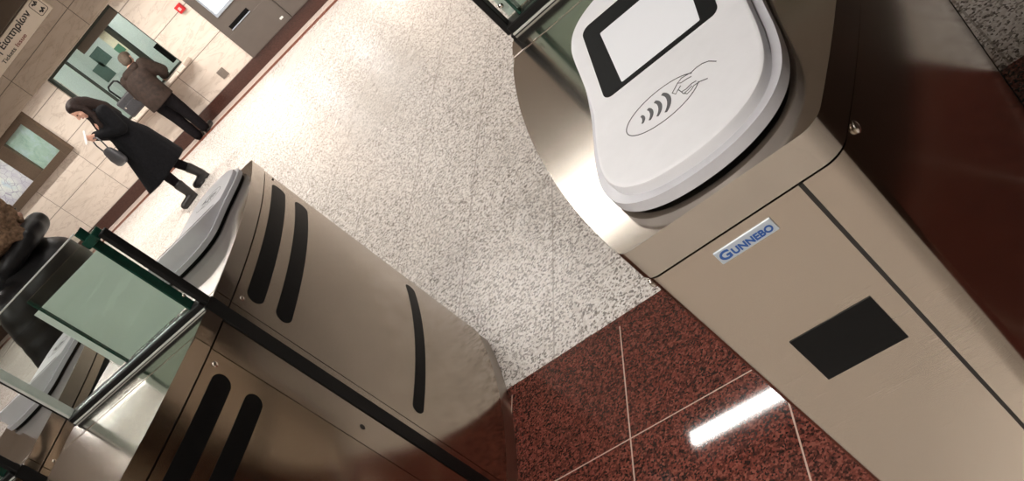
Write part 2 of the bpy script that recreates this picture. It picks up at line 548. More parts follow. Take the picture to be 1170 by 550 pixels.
# ------------------------------------------------------------------ the room
XL, XR, YF, YB, ZC = -15.0, 4.0, -7.5, 9.85, 3.25
T = 0.15
struct('floor', B(XL, YF, -0.1, XR, YB + 1.9, 0.0), M['floor'])
struct('ceiling', B(XL, YF, ZC, XR, YB + 1.9, ZC + 0.1), M['ceiling'])
WX0, WX1, WZ0, WZ1 = -9.05, -7.36, 0.84, 2.02        # ticket window opening
wb = bmesh.new()
box(wb, XL, YB, 0, WX0, YB + T, ZC); box(wb, WX1, YB, 0, XR, YB + T, ZC)
box(wb, WX0, YB, 0, WX1, YB + T, WZ0); box(wb, WX0, YB, WZ1, WX1, YB + T, ZC)
struct('wall_back', wb, M['marble'])
struct('wall_left', B(XL - T, YF, 0, XL, YB + 1.9, ZC), M['marble_plain'])
struct('wall_right', B(XR, YF, 0, XR + T, YB + 1.9, ZC), M['dark_wall'])
struct('wall_front', B(XL, YF - T, 0, XR, YF, ZC), M['marble_plain'])
struct('baseboard_back', B(XL, YB - 0.022, 0, XR, YB, 0.19, bev=0.003), M['skirt'])
struct('trim_1', B(XL, YB - 0.12, 2.03, XR, YB, ZC), M['fascia'])
struct('added_barrier', B(1.0, -0.95, 0, 1.14, 3.4, 1.0, bev=0.006), M['dark_wall'])     # low dark block, added out of view to darken the near gate's side reflection
# booth behind the window
bb = bmesh.new()
BX0, BX1, BY1 = -9.7, -6.9, YB + 1.7
box(bb, BX0, BY1, 0, BX1, BY1 + 0.05, 2.5)
box(bb, BX0 - 0.05, YB + T, 0, BX0, BY1, 2.5); box(bb, BX1, YB + T, 0, BX1 + 0.05, BY1, 2.5)
box(bb, BX0, YB + T, 2.5, BX1, BY1, 2.55)
struct('wall_booth', bb, M['booth'])

# ticket window: frame, mullions, panes
win = bmesh.new()
fy0, fy1 = YB + 0.02, YB + 0.10
box(win, WX0, fy0, WZ0, WX0 + 0.05, fy1 - 0.03, WZ1, 0.004); box(win, WX1 - 0.03, fy0, WZ0, WX1, fy1, WZ1, 0.004)
box(win, WX0 + 0.05, fy0, WZ0, WX1 - 0.03, fy1, WZ0 + 0.03, 0.004)
box(win, WX0 + 0.05, fy0, WZ1 - 0.04, WX1 - 0.03, fy1, WZ1, 0.004)
box(win, -8.622, fy0, WZ0 + 0.03, -8.600, fy1 - 0.03, WZ1 - 0.04, 0.003)
box(win, -7.755, fy0, WZ0 + 0.03, -7.70, fy1, 1.86, 0.003)
wf = struct('window_1', win, M['window_frame'])
wbx = bmesh.new(); box(wbx, -8.28, fy0 - 0.01, 1.86, WX1 - 0.03, fy1, WZ1 - 0.04, 0.004)
obj('blind_box', wbx, M['window_box'], wf)
for x0, x1, z1 in ((WX0 + 0.05, -8.63, WZ1 - 0.04), (-8.595, -7.755, WZ1 - 0.04), (-7.70, WX1 - 0.03, 1.86)):
    obj('pane', B(x0, fy0 + 0.04, WZ0 + 0.03, x1, fy0 + 0.046, z1), M['window_glass'], wf)
# counter ledge
lb = bmesh.new()
box(lb, WX0 - 0.08, YB - 0.24, 0.78, -7.22, YB, 0.835, 0.006)
setprops(obj('counter_ledge', lb, M['marble']), 'cream marble counter ledge sticking out under the lit ticket window', 'counter')
# things inside the booth
def sheet(name, x, z, w, h, m, label, grp=None, y=BY1 - 0.012):
    b = bmesh.new(); box(b, x - w / 2, y, z - h / 2, x + w / 2, y + 0.011, z + h / 2)
    return setprops(obj(name, b, m), label, 'notice', grp)
def behind(x, z, y=BY1):      # carry a point seen on the window plane back to the booth wall along the sight line
    c = Vector((0.2242, -1.5541, 1.5372)); d = Vector((x, YB, z)) - c
    q = c + d * ((y - c.y) / d.y)
    return q.x, q.z
x, z = -7.86, 1.66
sheet('notice_sheet', x, z, 0.20, 0.40, M['paper'], 'cream notice sheet stuck up behind the ticket window glass', y=YB + 0.105)
sheet('notice_sheet', -7.90, 1.555, 0.12, 0.13, M['paper_green'], 'small green notice at the foot of the cream sheet in the ticket window', y=YB + 0.094)
x, z = behind(-8.13, 1.68); sheet('notice_sheet', x, z, 0.26, 0.27, M['paper_dark'], 'upper dark green notice on the booth wall, nearer the cream sheet')
x, z = behind(-8.33, 1.52); sheet('notice_sheet', x, z, 0.30, 0.30, M['paper_dark'], 'lower dark green notice on the booth wall, nearer the window mullion')
x, z = behind(-8.83, 1.80); sheet('notice_sheet', x, z, 0.30, 0.34, M['paper_dark'], 'dark notice on the booth wall behind the left end of the ticket window')
dk = bmesh.new(); box(dk, BX0 + 0.02, YB + T + 0.02, 0.0, BX1 - 0.02, YB + 0.75, 0.80, 0.005)
setprops(obj('booth_desk', dk, M['booth']), 'mint desk inside the ticket booth behind the window', 'desk')
mo = empty('monitor', (-7.45, YB + 0.40, 0.80), 0.2, 'black computer monitor on the desk at the right end of the ticket window', 'monitor')
obj('screen', B(-0.25, -0.02, 0.10, 0.20, 0.02, 0.44, 0.006), M['bezel'], mo)
obj('stand', B(-0.05, 0.0, 0.0, 0.03, 0.04, 0.12, 0.004), M['bezel'], mo)
obj('base', B(-0.13, -0.07, 0.0, 0.09, 0.10, 0.015, 0.004), M['bezel'], mo)
bl = empty('booth_lamp', (-8.2, YB + 0.9, 2.499), 0, 'long lit lamp on the ceiling inside the ticket booth', 'lamp')
obj('housing', B(-0.65, -0.10, -0.04, 0.65, 0.10, 0, 0.004), M['housing'], bl)
obj('diffuser', B(-0.62, -0.08, -0.06, 0.62, 0.08, -0.04, 0.004), M['booth_lamp'], bl)

# ------------------------------------------------------------------ ticket gates
L, W0, KQ = 0.8185, 0.3027, 0.2783
HB, HC = 1.0, 1.05
def hw(y, off=0.0):
    return W0 - KQ * y * y + off
def half_plan(y0, y1, off=0.0, r_right=0.03, r_left=0.018, n=16, notch=False, sgn=-1):
    """plan of half a gate between |y|=y0 (towards the seam) and |y|=y1; sgn -1: near half, +1: far half"""
    right = [(hw(y0 + (y1 - y0) * k / n, off), sgn * (y0 + (y1 - y0) * k / n)) for k in range(n + 1)]
    left = [(-x, y) for x, y in reversed(right)]
    pts = right + left
    if abs(y1 - L) < 0.02:
        pts = fillet(pts, {n: r_right, n + 1: r_left})
        if notch:
            ye = sgn * y1
            k = min(i for i in range(len(pts) - 1) if abs(pts[i][1] - ye) < 1e-5)
            pts = pts[:k + 1] + [(0.0705, ye), (0.0705, ye - sgn * 0.006), (0.0655, ye - sgn * 0.006), (0.0655, ye)] + pts[k + 1:]
    return pts

def strip_on_side(bm, side, ya, yb, zc, hh, off0, off1, n=26):
    """a solid inlay with round ends following the curved side panel"""
    out = []
    ln = yb - ya
    N = n
    for k in range(N + 1):
        y = ya + ln * k / N
        e = min(y - ya, yb - y)
        h = hh if e >= hh else hh * math.sqrt(max(0.0, 1 - ((hh - e) / hh) ** 2))
        h = max(h, 0.0006)
        out.append((y, h))
    # denser ends
    ext = []
    for k in range(8):
        e = hh * (1 - math.cos(PI / 2 * k / 8))
        ext.append((e, hh * math.sqrt(max(0, 1 - ((hh - e) / hh) ** 2))))
    prof = [(ya + e, max(h, 0.0006)) for e, h in ext] + [(y, hh) for y, h in out if ya + hh <= y <= yb - hh] + [(yb - e, max(h, 0.0006)) for e, h in reversed(ext)]
    rings = []
    for y, h in prof:
        q = []
        for off, s in ((off0, -1), (off0, 1), (off1, 1), (off1, -1)):
            q.append(bm.verts.new((side * hw(y, off), y, zc + s * h)))
        rings.append(q)
    for i in range(len(rings) - 1):
        for k in range(4):
            bm.faces.new((rings[i][k], rings[i][(k + 1) % 4], rings[i + 1][(k + 1) % 4], rings[i + 1][k]))
    bm.faces.new(rings[0]); bm.faces.new(list(reversed(rings[-1])))
    return bm

def bolt_bm(side, y, z, r):
    b = bmesh.new()
    x = side * hw(y)
    ellipsoid(b, (x, y, z), (r * 0.55, r, r), u=14, v=10)
    return b

PAD = [(0.0, -0.797), (0.030, -0.7945), (0.058, -0.786), (0.084, -0.769), (0.103, -0.742), (0.1135, -0.705), (0.1175, -0.655), (0.1175, -0.60),
       (0.118, -0.55), (0.121, -0.50), (0.1245, -0.455), (0.124, -0.425), (0.114, -0.395), (0.090, -0.372), (0.05, -0.358), (0.0, -0.353)]
def pad_outline(off=0.0):
    pts = PAD[:]
    raw = pts + [(-x, y) for x, y in reversed(pts[1:-1])]
    full = []
    for i in range(len(raw)):           # smooth curve through the outline points
        p0, p1, p2, p3 = (Vector(raw[(i + k) % len(raw)]) for k in (-1, 0, 1, 2))
        for t in (0.0, 0.25, 0.5, 0.75):
            v = 0.5 * (2 * p1 + (p2 - p0) * t + (2 * p0 - 5 * p1 + 4 * p2 - p3) * t * t + (3 * p1 - p0 - 3 * p2 + p3) * t ** 3)
            full.append((v.x, v.y))
    c = Vector((0, -0.57))
    res = []
    for i, (x, y) in enumerate(full):
        a, b = Vector(full[i - 1]), Vector(full[(i + 1) % len(full)])
        t = (b - a).normalized()
        nrm = Vector((t.y, -t.x))
        res.append((x + nrm.x * off, y + nrm.y * off))
    return res
FOLD = -0.572
def pad_top(x, y):
    z = 1.085
    if y > FOLD:
        z += (y - FOLD) * 0.20
    return z

def make_reader(parent, flip):
    """card reader: rim, body, screen half tilted up, contactless pad"""
    rdr_bm = bmesh.new()
    pts = pad_outline(-0.004)
    # body walls + two facets on top, with a softly bevelled upper rim
    n = len(pts)
    lo = [rdr_bm.verts.new((x, y, 1.064)) for x, y in pts]
    mid = [rdr_bm.verts.new((x, y, pad_top(x, y) - 0.006)) for x, y in pts]
    ins = pad_outline(-0.0055)
    m2 = [rdr_bm.verts.new((x, y, pad_top(x, y) - 0.0018)) for x, y in ins]
    ins2 = pad_outline(-0.010)
    hi = [rdr_bm.verts.new((x, y, pad_top(x, y))) for x, y in ins2]
    for a_, b_ in ((lo, mid), (mid, m2), (m2, hi)):
        for i in range(n):
            j = (i + 1) % n
            rdr_bm.faces.new((a_[i], a_[j], b_[j], b_[i]))
    rdr_bm.faces.new(list(reversed(lo)))
    # split the top along the fold
    xs = 0.1075
    fa = rdr_bm.verts.new((xs, FOLD, 1.085)); fb = rdr_bm.verts.new((-xs, FOLD, 1.085))
    near = [v for v in hi if v.co.y <= FOLD]; far = [v for v in hi if v.co.y > FOLD]
    # hi runs from the pad end round the +x side to the seam end and back along -x
    k1 = next(i for i in range(n) if hi[i].co.y <= FOLD and hi[(i + 1) % n].co.y > FOLD)
    k2 = next(i for i in range(n) if hi[i].co.y > FOLD and hi[(i + 1) % n].co.y <= FOLD)
    def cyc(a_, b_):
        o_ = [a_]
        while o_[-1] != b_:
            o_.append((o_[-1] + 1) % n)
        return o_
    rdr_bm.faces.new([hi[i] for i in cyc((k2 + 1) % n, k1)] + [fa, fb])
    rdr_bm.faces.new([hi[i] for i in cyc((k1 + 1) % n, k2)] + [fb, fa])
    rdr_bm.faces.new((hi[k1], hi[(k1 + 1) % n], fa)); rdr_bm.faces.new((hi[k2], hi[(k2 + 1) % n], fb))
    rim = bmesh.new()
    prism(rim, pad_outline(0.0075), 1.0565, 1.071, bevel=0.005)
    gap = bmesh.new(); prism(gap, pad_outline(-0.001), 1.0503, 1.058)
    parts = [('card_reader', rdr_bm, M['reader'], 35)]
    bez = bmesh.new()
    def slab(b, pts_, t0, t1):
        lo_ = [b.verts.new((x, y, pad_top(x, y) + t0)) for x, y in pts_]
        hi_ = [b.verts.new((x, y, pad_top(x, y) + t1)) for x, y in pts_]
        q = len(pts_)
        for i in range(q):
            b.faces.new((lo_[i], lo_[(i + 1) % q], hi_[(i + 1) % q], hi_[i]))
        b.faces.new(list(reversed(lo_))); b.faces.new(hi_)
        return b
    slab(bez, fillet([(-0.091, -0.569), (0.080, -0.569), (0.092, -0.412), (-0.096, -0.412)], {0: 0.012, 1: 0.012, 2: 0.014, 3: 0.014}), -0.002, 0.0008)
    scr = bmesh.new()
    slab(scr, fillet([(-0.062, -0.561), (0.056, -0.561), (0.064, -0.447), (-0.070, -0.447)], {0: 0.002, 1: 0.002, 2: 0.002, 3: 0.002}), -0.001, 0.0013)
    sym = bmesh.new()
    zt = 1.085
    ec = (-0.0165, -0.669)
    ribbon(sym, [(ec[0] + 0.0505 * math.cos(t), ec[1] + 0.034 * math.sin(t)) for t in [2 * PI * k / 48 for k in range(4, 47)]], 0.0011, 0.0004, zt)
    for i, (cx, rr, ww) in enumerate(((-0.0450, 0.011, 0.0042), (-0.0370, 0.0165, 0.0048), (-0.0285, 0.022, 0.0052), (-0.0195, 0.0275, 0.0056))):
        arc = [(cx - 0.004 + rr * 0.62 * math.cos(t), ec[1] + rr * math.sin(t) * 0.9) for t in [-0.95 + 1.9 * k / 12 for k in range(13)]]
        wd = [ww * (0.45 + 0.55 * math.sin(PI * (0.12 + 0.76 * k / 12))) for k in range(13)]
        ribbon(sym, arc, wd, 0.0004, zt)
    hand_lines = [
        [(0.058, -0.6655), (0.050, -0.6540), (0.042, -0.6490), (0.034, -0.6480), (0.027, -0.6500), (0.021, -0.6480), (0.014, -0.6465), (0.008, -0.6505), (0.012, -0.6550), (0.020, -0.6560), (0.026, -0.6580)],
        [(0.008, -0.6505), (-0.001, -0.6620), (0.003, -0.6690), (0.007, -0.6640), (0.011, -0.6600)],
        [(0.007, -0.6640), (0.010, -0.6730), (0.016, -0.6745), (0.024, -0.6720), (0.030, -0.6735)],
        [(0.010, -0.6730), (0.012, -0.6800), (0.018, -0.6790), (0.024, -0.6770)],
        [(0.013, -0.6800), (0.016, -0.6850), (0.022, -0.6830), (0.026, -0.6790), (0.034, -0.6800), (0.043, -0.6850)]]
    for ln in hand_lines:
        ribbon(sym, ln, 0.0011, 0.0004, zt)
    if flip:
        for b in [p[1] for p in parts] + [rim, gap, bez, scr, sym]:
            bmesh.ops.rotate(b, cent=(0, 0, 0), matrix=Matrix.Rotation(PI, 3, 'Z'), verts=b.verts)
    r = obj('card_reader', rdr_bm, M['reader'], parent, 35)
    setprops(r, 'white plastic card reader')
    obj('base_rim', rim, M['reader_base'], r, 40)
    obj('base_shadow_gap', gap, M['black'], r, 40)  # black slab that paints the shadow gap between reader and cap
    obj('bezel', bez, M['bezel'], r)
    obj('screen', scr, M['lcd'], r)
    obj('contactless_symbol', sym, M['ink'], r)
    return r

def make_gate(name, x, label, reader_near, group):
    g = empty(name, (x, 0, 0), 0, label, 'ticket gate', group)
    SEAM = 0.022
    for sgn, post in ((-1, 0.112), (1, 0.045)):
        hname = 'cabinet_half'
        b = bmesh.new()
        prism(b, half_plan(post + 0.0012, L, 0, notch=(sgn < 0), sgn=sgn), 0.052, HB)
        cab = obj(hname, b, M['steel_side'] , g, 30)
        # end panel faces use the satin end finish
        cab.data.materials.append(M['steel_end'])
        for p in cab.data.polygons:
            if abs(p.normal.y) > 0.90 and abs(p.center.y) > L - 0.02:
                p.material_index = 1
        b = bmesh.new()
        prism(b, half_plan(SEAM, post - 0.0012, 0.0, sgn=sgn, n=4), 0.0, HB)
        obj('seam_post', b, M['steel_side'], g, 30)
        b = bmesh.new()
        prism(b, half_plan(post, L - 0.004, -0.004, sgn=sgn), 0.0, 0.05)
        obj('plinth', b, M['steel_plinth'], g, 30)
        # dark shadow gap core between the panels
        b = bmesh.new()
        prism(b, half_plan(SEAM + 0.001, L - 0.010, -0.008, sgn=sgn), 0.02, HB + 0.006)
        obj('inner_core', b, M['groove'], g, 30)
        b = bmesh.new()
        prism(b, half_plan(post + 0.001, L + 0.0035, 0.003, 0.034, 0.024, sgn=sgn), HB + 0.005, HC, bevel=0.005, seg=4)
        obj('top_cap', b, M['steel_cap'], g, 32)
        b = bmesh.new()
        prism(b, half_plan(SEAM, post - 0.001, 0.003, sgn=sgn, n=4), HB + 0.005, HC, bevel=0.004, seg=2)
        obj('post_cap', b, M['steel_cap'], g, 32)
        for side in (-1, 1):
            for zc, hh in (() if (reader_near and side > 0) else ((0.948, 0.0255), (0.860, 0.0245), (0.400, 0.020))):
                ya, yb = (post + 0.045, 0.735)
                b = bmesh.new()
                strip_on_side(b, side, min(sgn * ya, sgn * yb), max(sgn * ya, sgn * yb), zc, hh, -0.003, 0.0008)
                obj('sensor_slot', b, M['black_glass'], g)
            for y, z, r in ((post + 0.032, 0.979, 0.0065), (0.775, 0.968, 0.0065)):
                obj('bolt', bolt_bm(side, sgn * y, z + (0.022 if (side > 0 and sgn < 0 and y > 0.5) else 0.0), r + (0.0015 if sgn < 0 else 0)), M['bolt'], g, 60)
            if sgn < 0:
                b = bmesh.new(); ellipsoid(b, (side * hw(0.066), -0.066, 0.565), (0.0015, 0.007, 0.009), u=14, v=8)
                obj('key_hole', b, M['groove'], g)
    # black seam strip down both sides and across
    b = bmesh.new()
    prism(b, [(hw(0, 0.0035), -0.0205), (hw(0, 0.0035), 0.0205), (-hw(0, 0.0035), 0.0205), (-hw(0, 0.0035), -0.0205)], 0.0, HC + 0.004)
    obj('seam_strip', b, M['black'], g)
    b = bmesh.new(); box(b, 0.0656, -L - 0.0002, 0.055, 0.0704, -L + 0.004, HB - 0.001)
    obj('groove_shade', b, M['groove'], g)  # dark strip filling the notch, painting in the groove's shade
    # near end: black sensor window and name plate
    b = bmesh.new(); box(b, -0.0595, -L - 0.0012, 0.745, 0.0420, -L + 0.002, 0.8265, 0.0004, 1)
    obj('sensor_window', b, M['black_glass'], g)
    b = bmesh.new(); box(b, -0.0465, -L - 0.0015, 0.9685, 0.0230, -L + 0.002, 0.9870, 0.0004, 1)
    pl = obj('name_plate', b, M['plate'], g)
    t1 = text_bm('G', 0.0165, 0.0003, 0.0005, 1.12); upright(t1, -0.0440, -L - 0.0018, 0.9722)
    t2 = text_bm('UNNEBO', 0.0122, 0.0003, 0.0004, 1.0)
    xs = [v.co.x for v in t2.verts]; k = 0.0485 / (max(xs) - min(xs))
    bmesh.ops.scale(t2, vec=(k, 1, 1), verts=t2.verts)
    upright(t2, -0.0295, -L - 0.0018, 0.9722)
    me = bpy.data.meshes.new('l'); t2.to_mesh(me); t2.free(); t1.from_mesh(me); bpy.data.meshes.remove(me)
    obj('lettering', t1, M['blue_ink'], pl)
    make_reader(g, not reader_near)
    # glass barrier standing on the seam; the half with a pale translucent panel lies towards the wide passage
    m_ = -1 if reader_near else 1
    def bar(name, x0, y0, z0, x1, y1, z1, mat, par, bev=0.0, seg=1):
        xa, xb = sorted((m_ * x0, m_ * x1))
        return obj(name, B(xa, y0, z0, xb, y1, z1, bev, seg), mat, par)
    gp = bar('glass_barrier', -0.292, -0.014, HC + 0.022, 0.262, -0.006, 1.372, M['pane'], g, 0.0008)
    setprops(gp, 'clear green-tinted glass')
    bar('rear_pane', -0.02, 0.006, HC + 0.022, 0.292, 0.014, 1.345, M['pane'], gp, 0.0008)
    setprops(bar('translucent_panel', -0.06, 0.0148, HC + 0.025, 0.292 if reader_near else 0.252, 0.0158, 1.312, M['pale_panel'], gp), 'pale green translucent panel')
    bar('glass_edge', 0.2625, -0.0145, HC + 0.022, 0.268, 0.0145, 1.372, M['pane_edge'], gp, 0.001)
    bar('glass_edge', -0.026, 0.0055, HC + 0.022, -0.0205, 0.0145, 1.345, M['pane_edge'], gp, 0.001)
    bar('top_edge', -0.300, -0.013, 1.3725, 0.262, -0.007, 1.3755, M['white_trim'], gp, 0.0005)
    bar('bottom_seal', -0.306, -0.020, HC + 0.006, 0.302, 0.020, HC + 0.0215, M['black'], gp, 0.002)
    bar('seal_lip', -0.300, -0.0215, HC + 0.001, 0.300, -0.0185, HC + 0.0055, M['white_trim'], gp, 0.0005)
    bar('edge_seal', 0.297, -0.012, HC + 0.0045, 0.312, 0.012, 1.335, M['black'], gp, 0.002)
    bar('edge_seal', -0.312, -0.014, HC + 0.0045, -0.303, 0.014, 1.300, M['black'], gp, 0.002)
    bar('edge_trim', -0.3025, -0.015, HC + 0.022, -0.2925, 0.013, 1.372, M['white_trim'], gp, 0.001)
    bar('clamp', 0.252, -0.016, 1.326, 0.298, 0.016, 1.350, M['pane_edge'], gp, 0.004, 2)
    b = bmesh.new(); ellipsoid(b, (m_ * 0.283, -0.004, 1.105), (0.005, 0.004, 0.005)); obj('rivet', b, M['bolt'], gp)
    return g

GR = 'row of steel ticket gates'
make_gate('ticket_gate', 0.0, 'nearest steel ticket gate, right foreground, white card reader and blue-lettered plate on its end', True, GR)
make_gate('ticket_gate', -1.599, 'middle steel ticket gate across the passage, black slots on its side, glass pane on top', False, GR)
make_gate('ticket_gate', -2.53, 'furthest left steel ticket gate, mostly cut off by the frame behind the glass pane', False, GR)

# ------------------------------------------------------------------ ticket machines, sign, display case, small wall things
def make_kiosk(x, label):
    k = empty('ticket_machine', (x, YB, 0), 0, label, 'ticket machine', 'ticket machines on the far wall')
    obj('body', B(0.004, -0.055, 0.19, 0.886, 0.0, 1.98, 0.004), M['kiosk'], k)
    obj('lower_door', B(0.02, -0.060, 0.20, 0.87, -0.054, 0.61, 0.002), M['kiosk'], k)
    f = obj('screen_frame', B(0.145, -0.075, 0.88, 0.56, -0.05, 1.28, 0.01), M['kiosk_frame'], k)
    obj('screen', B(0.185, -0.078, 0.925, 0.52, -0.07, 1.24, 0.003), M['kiosk_screen'], f)
    s = obj('ticket_slot', B(0.145, -0.059, 0.645, 0.545, -0.05, 0.705, 0.003), M['bezel'], k)
    obj('slot_lip', B(0.145, -0.066, 0.632, 0.545, -0.055, 0.645, 0.002), M['kiosk_frame'], s)
    obj('coin_slot', B(0.66, -0.060, 0.95, 0.72, -0.05, 1.15, 0.004), M['bezel'], k)
    obj('indicator_light', B(0.75, -0.064, 0.27, 0.81, -0.055, 0.30, 0.003), M['white_trim'], k)
    return k
make_kiosk(-6.545, 'grey-brown ticket machine next to the marble wall with the red alarm')
make_kiosk(-5.652, 'grey-brown ticket machine second from the marble wall, cut off by the frame')

fa = empty('fire_alarm', (-6.68, YB, 1.31), 0, 'small red call point on the marble wall left of the machines', 'alarm')
obj('case', B(-0.055, -0.04, -0.06, 0.055, 0, 0.06, 0.008), M['red'], fa)
obj('button', B(-0.022, -0.046, -0.025, 0.022, -0.038, 0.022, 0.003), M['pink'], fa)
ol = empty('wall_plate', (-7.08, YB, 0.345), 0, 'square grey metal plate low on the marble wall near the man', 'wall plate')
obj('plate', B(-0.065, -0.012, -0.07, 0.065, 0, 0.07, 0.003), M['outlet'], ol)
obj('cover', B(-0.04, -0.016, -0.04, 0.04, -0.011, 0.045, 0.002), M['outlet'], ol)

sg = empty('direction_sign', (-7.86, YB - 0.12, 2.50), 0, 'beige ticket issue sign with Greek lettering and a pictogram on the shaded marble band', 'sign')
SB = obj('sign_board', B(-2.6, -0.03, 0.0, 0.0, 0.0, 0.285, 0.004), M['sign_face'], sg)
for word, wd, xx in (('Έκδοση', 0.52, -1.65), ('Εισιτηρίων', 0.78, -1.07)):
    t = text_bm(word, 0.122, 0.002, 0.0032); xs = [v.co.x for v in t.verts]; k = wd / (max(xs) - min(xs))
    bmesh.ops.scale(t, vec=(k, 1, 1), verts=t.verts)
    upright(t, xx, -0.032, 0.165); obj('greek_word', t, M['sign_ink'], SB)
t = text_bm('Tickets', 0.080, 0.002, 0.0006); xs = [v.co.x for v in t.verts]; k = 0.34 / (max(xs) - min(xs))
bmesh.ops.scale(t, vec=(k, 1, 1), verts=t.verts)
upright(t, -1.26, -0.032, 0.045); obj('english_text', t, M['sign_ink'], SB)
t = text_bm('Issue', 0.080, 0.002, 0.0006); xs = [v.co.x for v in t.verts]; k = 0.25 / (max(xs) - min(xs))
bmesh.ops.scale(t, vec=(k, 1, 1), verts=t.verts)
upright(t, -0.88, -0.032, 0.045); setprops(obj('english_text', t, M['sign_red'], SB), 'maroon lettering')
pic = bmesh.new()
sq = fillet([(-0.21, 0.04), (-0.03, 0.04), (-0.03, 0.245), (-0.21, 0.245)], {i: 0.03 for i in range(4)})
ribbon(pic, sq, 0.008, 0.003, 0, closed=True)
for cy in (0.085, 0.20):      # two wavy ticket strips with a hand-like tab
    ribbon(pic, [(-0.17 + 0.012 * k, cy + 0.016 * math.sin(k * 1.3)) for k in range(9)], 0.022, 0.003, 0)
    ribbon(pic, [(-0.15 + 0.05 * (cy > 0.1), cy - 0.02), (-0.12, cy), (-0.09, cy + 0.03)], 0.02, 0.003, 0)
upright(pic, 0, -0.030, 0); obj('pictogram', pic, M['sign_ink'], SB)
obj('light_box', B(-2.6, -0.16, 0.30, -0.05, 0.0, 0.56, 0.006), M['sign_box'], sg)

dc = empty('display_case', (-9.78, YB, 1.17), 0, 'bronze-framed wall display case holding a green map and a pale street plan', 'display case')
fr = bmesh.new()
def fbox(x0, z0, x1, z1):
    box(fr, x0, -0.075, z0, x1, 0.0, z1, 0.006)
fbox(-0.15, 0.0, 0.0, 0.89); fbox(-2.05, 0.76, -0.15, 0.89); fbox(-2.05, 0.0, -0.15, 0.13)
fbox(-0.97, 0.13, -0.69, 0.76); fbox(-2.05, 0.13, -1.90, 0.76)
obj('frame', fr, M['bronze'], dc)
obj('green_map', B(-0.69, -0.02, 0.13, -0.15, -0.006, 0.76), M['map'], dc)
obj('street_plan', B(-1.90, -0.02, 0.13, -0.97, -0.006, 0.76), M['plan'], dc)
obj('glass_cover', B(-0.685, -0.045, 0.135, -0.155, -0.041, 0.755), M['window_glass'], dc)
obj('glass_cover', B(-1.895, -0.045, 0.135, -0.975, -0.041, 0.755), M['window_glass'], dc)

# ------------------------------------------------------------------ people
def hand(bm, wrist, d, nrm, curl=0.5, side=1, s=1.0):
    """palm, four fingers and a thumb; d: pointing direction, nrm: out of the back of the hand"""
    w = Vector(wrist); d = Vector(d).normalized(); nrm = Vector(nrm)
    nrm = (nrm - d * nrm.dot(d)).normalized(); lat = d.cross(nrm) * side
    lens = (0.066, 0.074, 0.070, 0.055)
    for i, ln in enumerate(lens):
        o = (i - 1.5) * 0.019 * s
        base = w + lat * o * 0.7 + d * 0.012 * s
        kn = w + lat * o + d * (0.082 - 0.004 * abs(i - 1.2)) * s
        capsule(bm, base, kn, 0.0125 * s, 0.0105 * s, 8)
        d2 = (d * math.cos(curl) - nrm * math.sin(curl)).normalized()
        m = kn + d2 * ln * 0.52 * s
        d3 = (d * math.cos(curl * 2.1) - nrm * math.sin(curl * 2.1)).normalized()
        e = m + d3 * ln * 0.48 * s
        capsule(bm, kn, m, 0.0092 * s, 0.0085 * s, 8); capsule(bm, m, e, 0.0085 * s, 0.0065 * s, 8)
    tb = w - lat * 0.024 * s + d * 0.022 * s
    tm = tb - lat * 0.028 * s + d * 0.030 * s - nrm * 0.012 * s
    te = tm - lat * 0.004 * s + d * 0.030 * s - nrm * 0.012 * s
    capsule(bm, tb, tm, 0.0125 * s, 0.0105 * s, 8); capsule(bm, tm, te, 0.0105 * s, 0.0075 * s, 8)

def head(bm, c, pitch, yaw=0.0, s=1.0):
    """skull, jaw, nose, brow and ears round centre c; returns a local->parent transform"""
    Rm = Matrix.Rotation(yaw, 3, 'Z') @ Matrix.Rotation(pitch, 3, 'X')
    c = Vector(c)
    def q(x, y, z): return c + Rm @ (Vector((x, y, z)) * s)
    def ell(p, r):
        Mx = Matrix.Translation(q(*p)) @ Rm.to_4x4() @ Matrix.Diagonal((r[0] * s, r[1] * s, r[2] * s, 1))
        bmesh.ops.create_uvsphere(bm, u_segments=20, v_segments=14, radius=1.0, matrix=Mx)
    ell((0, -0.008, 0.030), (0.073, 0.092, 0.085))
    ell((0, 0.018, -0.035), (0.060, 0.066, 0.075))
    ell((0, 0.045, -0.085), (0.033, 0.030, 0.026))
    capsule(bm, q(0, 0.082, 0.012), q(0, 0.104, -0.026), 0.009 * s, 0.014 * s, 10)
    ell((0, 0.076, 0.020), (0.045, 0.012, 0.010))
    ell((0.036, 0.062, -0.030), (0.022, 0.018, 0.020)); ell((-0.036, 0.062, -0.030), (0.022, 0.018, 0.020))
    for sx in (-1, 1):
        ell((sx * 0.073, -0.008, -0.008), (0.010, 0.020, 0.032))
    return q, Rm

def face_parts(parent, q, s=1.0):
    for sx in (-1, 1):
        b = bmesh.new(); ellipsoid(b, q(sx * 0.031, 0.079, 0.002), (0.012 * s, 0.008 * s, 0.007 * s))
        obj('eye', b, M['eye'], parent, 60)
    b = bmesh.new(); ellipsoid(b, q(0, 0.083, -0.060), (0.022 * s, 0.008 * s, 0.008 * s))
    obj('lips', b, M['lips'], parent, 60)

